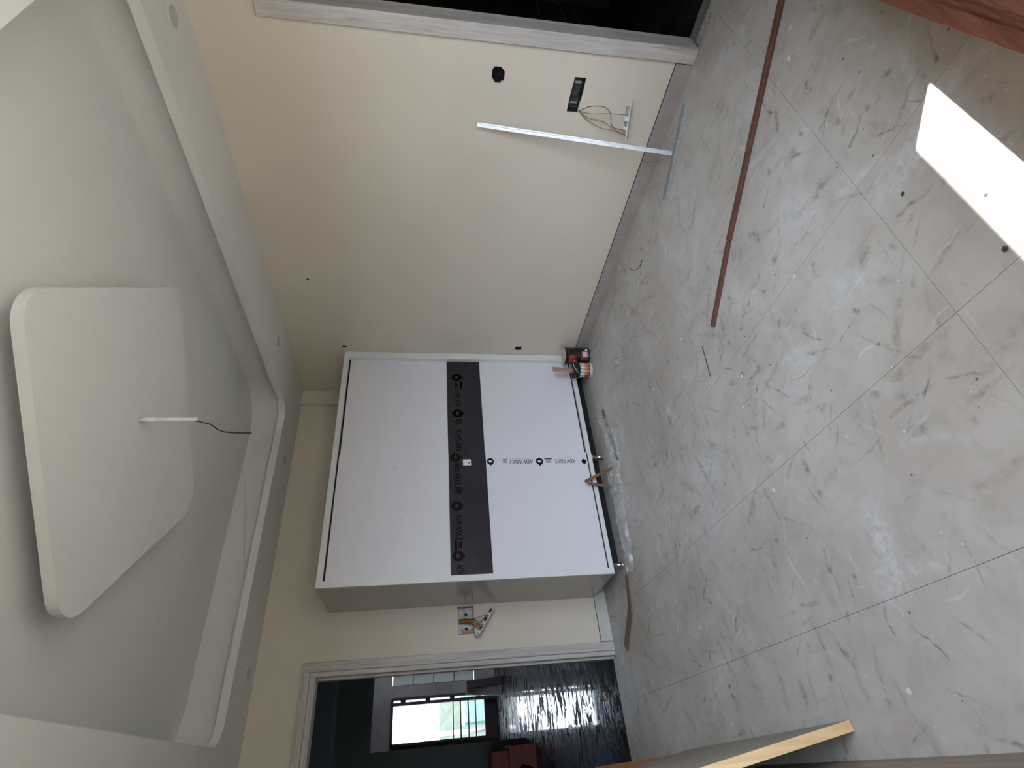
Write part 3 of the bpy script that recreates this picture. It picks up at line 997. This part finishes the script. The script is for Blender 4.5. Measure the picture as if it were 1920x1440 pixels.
def channel(name, p0, p1, up, w, h, label):
    p0, p1 = Vector(p0), Vector(p1)
    d = (p1 - p0).normalized()
    u = Vector(up)
    u = (u - d * u.dot(d)).normalized()
    s = d.cross(u)
    t = thing(name, tuple(p0), label, 'metal channel')
    th = 0.0022
    prism('web', [p0 + s * a * w / 2 + u * b * th for a, b in ((-1, 0), (1, 0), (1, 1), (-1, 1))], p1 - p0, steel_m, t)
    for q in (-1, 1):
        c = p0 + s * q * (w / 2 - th / 2)
        prism('flange', [c + s * a * th / 2 + u * b for a, b in ((-1, 0), (1, 0), (1, h), (-1, h))], p1 - p0, steel_m, t)
        c = c + u * h
        prism('lip', [c - s * q * a * 0.006 + u * b for a, b in ((0, 0), (1, 0), (1, -th), (0, -th))], p1 - p0, steel_m, t)
    n = int((p1 - p0).length / 0.06)
    for k in range(n):
        c = p0.lerp(p1, (k + 0.5) / n) + u * (th + 0.0004)
        obox('knurl', c - d * 0.02, c + d * 0.02, s, w * 0.4, 0.0025, steel_m, t)
    return t


channel('steel_channel', (2.99, 1.628, 0.012), (XR - 0.012, 1.657, 1.205), (-1, -0.55, 0.2), 0.025, 0.012,
        'galvanised steel channel leaning upright against the plain wall')
f0, f1 = px(1290, 193, 2, 0.0), px(1250, 375, 2, 0.0)
channel('steel_channel', (f0.x, f0.y, 0.0005), (f1.x, f1.y, 0.0005), (0, 0, 1), 0.045, 0.022,
        'galvanised steel channel lying on the floor along the skirting')

# ------------------------------------------------------------------ laths, boards and timber
a = px(1339, 612, 2, 0.0)
b = px(1369, 452, 2, 0.0)
c = px(1497, -130, 2, 0.0)
tag(obox('wooden_lath', (a.x, a.y, 0.008), (b.x, b.y, 0.008), (0.8, 0.5, 0), 0.030, 0.016, lath_m, None, 0.002),
    'short red-brown lath on the floor, end to end with a longer one', 'lath')
tag(obox('wooden_lath', (b.x + 0.0015, b.y - 0.003, 0.008), (c.x, c.y, 0.008), (0.8, 0.5, 0), 0.034, 0.016, lath_m, None, 0.002),
    'long red-brown lath lying across the floor towards the dark doorway', 'lath')

# board with pine lipping leaning on the left wall
t = thing('leaning_board', (0.02, 2.05, 0), 'grey-faced board with a pale pine edge leaning on the left wall', 'board')
B_T, B_H = 0.034, 2.06
lean = Vector((-0.30, 0.0, B_H)).normalized()
run = Vector((-0.03, 1.45, 0)).normalized()
nb = run.cross(lean).normalized()
if nb.x < 0:
    nb = -nb
o0 = Vector((0.044, 2.045, 0.0)) + Vector((0, 0, 0.006))
q0 = o0 - nb * B_T
prism('board_core', [q0 + run * 0.012, o0 + run * 0.012, o0 + run * 1.45, q0 + run * 1.45], lean * B_H, greyface_m, t)
prism('pine_lipping', [q0, o0, o0 + run * 0.012, q0 + run * 0.012], lean * B_H, pine_m, t, 0.001)
# brown board behind it
t = thing('plywood_sheet', (-0.07, 1.2, 0), 'worn brown plywood sheet standing on edge along the left wall', 'board')
lean2 = Vector((-0.262, 0, 1.98)).normalized()
o0 = Vector((-0.073, 0.45, 0.003))
prism('sheet_face', [o0, o0 + Vector((0, 2.30, 0)), o0 + Vector((-0.004, 2.30, 0)), o0 + Vector((-0.004, 0, 0))], lean2 * 2.0, brownboard_m, t)
o1 = o0 + Vector((-0.004, 0, 0))
prism('sheet_core', [o1, o1 + Vector((0, 2.30, 0)), o1 + Vector((-0.014, 2.30, 0)), o1 + Vector((-0.014, 0, 0))], lean2 * 2.0, splint_m, t)
# orange batten leaning by the hall door frame
tag(obox('wooden_batten', (-0.040, 3.50, 0.020), (-0.062, YB - 0.03, 0.292), (1, 0, 0), 0.078, 0.028, batten_m, None, 0.002),
    'orange-brown batten tilted against the hall door frame', 'batten')
# moulded timber on the floor below the window
t = thing('timber_rail', (1.5, 0.3, 0), 'reddish-brown moulded timber rail lying on the floor below the window', 'timber')
TZ = 0.105
P0, P1 = px(1640, 0, 2, TZ), px(1920, 105, 2, TZ)
dv = (P0 - P1).normalized()
s0, s1 = P1 - dv * 0.35, P0 + dv * 0.30
sd = Vector((dv.y, -dv.x, 0))          # towards the window wall
for nm, prof in (('rail', ((0, 0), (0, -TZ), (.115, -TZ), (.115, 0.0), (.062, 0), (.055, -.010), (.045, -.010), (.038, 0))),
                 ('moulding', ((0.062, 0.0), (0.066, 0.012), (0.09, 0.016), (.115, 0.006), (.115, 0))),
                 ('rail', ((.117, 0.006), (.117, -TZ), (.20, -TZ), (.20, 0.006)))):
    prism(nm, [s0 + sd * a_ + Vector((0, 0, z_)) for a_, z_ in prof], s1 - s0, beam_m, t, 0.002 if nm == 'rail' else 0)

# ------------------------------------------------------------------ paint cans
c1 = (3.085, 3.715)
t = thing('paint_can', (*c1, 0), 'black and red paint can with a cream lid in the corner by the wardrobe', 'paint can')
lathe('body', [(0.076, 0.0), (0.079, 0.004), (0.076, 0.01), (0.076, 0.222), (0.079, 0.228), (0.079, 0.232)], (*c1, 0), black_m, t)
lathe('lid', [(0.075, 0.0), (0.075, 0.006), (0.066, 0.007), (0.062, 0.003), (0.001, 0.003)], (*c1, 0.232), cream_m, t)
shell('red_print', c1, 0.0762, 195, 262, 0.02, 0.085, red_m, t)
shell('red_print', c1, 0.0762, 175, 235, 0.125, 0.20, red_m, t)
shell('label', c1, 0.0775, 222, 262, 0.022, 0.072, lilac_m, t)
shell('badge', c1, 0.0775, 268, 285, 0.02, 0.045, white_m, t)
tube('handle', curve_pts([(c1[0] + 0.06, c1[1] - 0.05, 0.20), (c1[0] + 0.075, c1[1] - 0.07, 0.262), (c1[0] + 0.02, c1[1] - 0.06, 0.275), (c1[0] - 0.02, c1[1] - 0.04, 0.245)], 5), 0.002, chrome_m, t, 6)
c2 = (2.915, 3.715)
t = thing('paint_can', (*c2, 0), 'small white and orange paint can with a blackened rim, holding a stick', 'paint can')
lathe('body', [(0.060, 0.0), (0.066, 0.006), (0.066, 0.135), (0.068, 0.14)], (*c2, 0), white_m, t)
lathe('rim', [(0.0675, 0.0), (0.0685, 0.05), (0.064, 0.052), (0.062, 0.02), (0.001, 0.018)], (*c2, 0.118), black_m, t)
shell('orange_print', c2, 0.0662, 165, 300, 0.035, 0.075, orange_m, t, 0.001, 14)
shell('red_print', c2, 0.0674, 170, 205, 0.03, 0.075, red_m, t, 0.0006)
for a_ in (188, 214, 240, 268):
    shell('black_stripe', c2, 0.0668, a_, a_ + 3, 0.075, 0.118, black_m, t, 0.0008, 3)
    shell('white_stripe', c2, 0.0682, a_ + 10, a_ + 13, 0.0, 0.118, white_m, t, 0.0006, 3)
shell('black_print', c2, 0.0668, 190, 290, 0.026, 0.034, black_m, t, 0.0008, 12)
tube('handle', curve_pts([(c2[0] + 0.066, c2[1] - 0.02, 0.12), (c2[0] + 0.05, c2[1] - 0.075, 0.175), (c2[0] - 0.02, c2[1] - 0.085, 0.185), (c2[0] - 0.06, c2[1] - 0.04, 0.14)], 6), 0.0022, white_m, t, 6)
bm = bmesh.new()
for k in range(9):
    a_ = 2.2 + 0.28 * k
    r_ = 0.055 + 0.012 * random.random()
    bm_tube(bm, [(c2[0] + r_ * math.cos(a_), c2[1] + r_ * math.sin(a_), 0.15), (c2[0] + (r_ + .012) * math.cos(a_), c2[1] + (r_ + .012) * math.sin(a_), 0.18 + 0.02 * random.random())], [0.010, 0.004], 6)
link('dried_paint', bm, black_m, t)
stick_top = px(1036, 692, 1, 3.70)
t2 = obox('stirring_stick', (2.915, 3.725, 0.14), (stick_top.x, 3.70, stick_top.z), (1, 0, 0), 0.050, 0.006, stick_m, None, 0.0015)
tag(t2, 'flat wooden stirring stick standing in the small paint can', 'stick')

# ------------------------------------------------------------------ rubbish by the wardrobe
bm = bmesh.new()
rows = [(1128, 786, 0.05), (1138, 800, 0.12), (1148, 830, 0.16), (1156, 862, 0.15), (1153, 890, 0.22), (1160, 925, 0.20),
        (1166, 965, 0.15), (1174, 1005, 0.13), (1180, 1040, 0.12), (1184, 1072, 0.07)]
grid = []
ctr = curve_pts([tuple(px(x, y, 2, 0)) for x, y, w_ in rows], 6)
wid = []
for i in range(len(rows) - 1):
    wid += [rows[i][2] + (rows[i + 1][2] - rows[i][2]) * k / 6 for k in range(6)]
wid.append(rows[-1][2])
for i, c0 in enumerate(ctr):
    d = (ctr[min(i + 1, len(ctr) - 1)] - ctr[max(i - 1, 0)]).normalized()
    s = Vector((-d.y, d.x, 0))
    row = []
    for k in range(15):
        a_ = (k / 14 - 0.5) * wid[i] * 1.25 * (1 + 0.25 * noise.noise(Vector((i * 0.45, k * 0.1, 3))))
        p = c0 + s * a_
        hgt = 0.014 + 0.026 * abs(noise.noise(Vector((p.x * 9, p.y * 26, 0)))) + 0.012 * abs(noise.noise(Vector((p.x * 26, p.y * 40, 5))))
        if k in (0, 14):
            hgt = 0.003
        row.append(bm.verts.new((p.x, p.y, hgt)))
    grid.append(row)
for i in range(len(grid) - 1):
    for k in range(14):
        bm.faces.new((grid[i][k], grid[i][k + 1], grid[i + 1][k + 1], grid[i + 1][k]))
tag(link('plastic_sheet', bm, film_m), 'crumpled clear plastic sheeting lying along the wardrobe base', 'plastic sheet')
a, b = px(1131, 770, 2, 0), px(1160, 862, 2, 0)
tag(obox('wood_offcut', (a.x, a.y, 0.007), (b.x, b.y, 0.007), (0, 1, 0), 0.028, 0.012, splint_m, None, 0.002),
    'brown wood offcut half under the plastic sheeting', 'offcut')
p_a, p_b, p_c = px(1176, 1078, 2, 0), px(1183, 1142, 2, 0), px(1175, 1215, 2, 0)
t = thing('wood_strip', (p_b.x, p_b.y, 0), 'thin bent brown wood strip on the floor in front of the hall doorway', 'strip')
obox('strip_piece', (p_a.x, p_a.y, 0.005), (p_b.x, p_b.y, 0.005), (0, 1, 0), 0.055, 0.008, splint_m, t, 0.001)
obox('strip_piece', (p_b.x, p_b.y, 0.005), (p_c.x, p_c.y, 0.005), (0, 1, 0), 0.075, 0.008, splint_m, t, 0.001)
apex = px(1097, 903, 1, 3.838)
f_a, f_b = px(1150, 877, 2, 0.004), px(1147, 915, 2, 0.004)
tag(obox('wood_splinter', (f_a.x, f_a.y, 0.012), tuple(apex), (1, 0.3, 0), 0.026, 0.008, ochre_m, None, 0.001),
    'orange wood splinter propped against the wardrobe base', 'splinter')
tag(obox('wood_splinter', (f_b.x, f_b.y - 0.02, 0.012), (apex.x - 0.020, apex.y - 0.016, apex.z - 0.012), (1, 0.3, 0), 0.026, 0.006, splint_m, None, 0.001),
    'grey-brown wood splinter crossing the orange one at the wardrobe', 'splinter')
a = [px(x, y, 2, 0.002) for x, y in ((1180, 502), (1187, 507), (1194, 505), (1201, 497), (1204, 487))]
tag(tube('wire_scrap', curve_pts([tuple(p) for p in a], 5), 0.0022, black_m, None, 6), 'curled black wire scrap on the floor by the skirting', 'wire')
a = [px(x, y, 2, 0.002) for x, y in ((1317, 650), (1325, 680), (1332, 706))]
tag(tube('wire_scrap', curve_pts([tuple(p) for p in a], 5), 0.003, lath_m, None, 6), 'straight brown wire scrap on the floor beyond the short lath', 'wire')
for k, (x, y, r_, lab) in enumerate(((1848, 364, 0.007, 'small dark mortar crumb inside the sunlit patch of floor'),
                                     (1693, 364, 0.008, 'small dark mortar crumb on the floor beside the sunlit patch'),
                                     (1886, 466, 0.009, 'dark mortar crumb at the shaded edge of the sunlit patch'))):
    p = px(x, y, 2, 0)
    bm = bmesh.new()
    bmesh.ops.create_icosphere(bm, subdivisions=2, radius=r_)
    for v in bm.verts:
        v.co *= 0.75 + 0.6 * abs(noise.noise(v.co * 90 + Vector((k * 3, 0, 0))))
        v.co.z = max(v.co.z * 0.5, -r_ * 0.2) + r_ * 0.2
        v.co += Vector((p.x, p.y, 0))
    tag(link('mortar_crumb', bm, mortar_m), lab, 'crumb')

# daylight portal in the window opening, guides sampling only
pd = bpy.data.lights.new('window_portal', 'AREA')
pd.shape = 'RECTANGLE'
pd.size, pd.size_y = 2.48, 1.37
pd.cycles.is_portal = True
po = bpy.data.objects.new('window_portal', pd)
COL.objects.link(po)
po.location = (0.94, -0.12, 1.565)
po.rotation_euler = (math.radians(90), 0, 0)
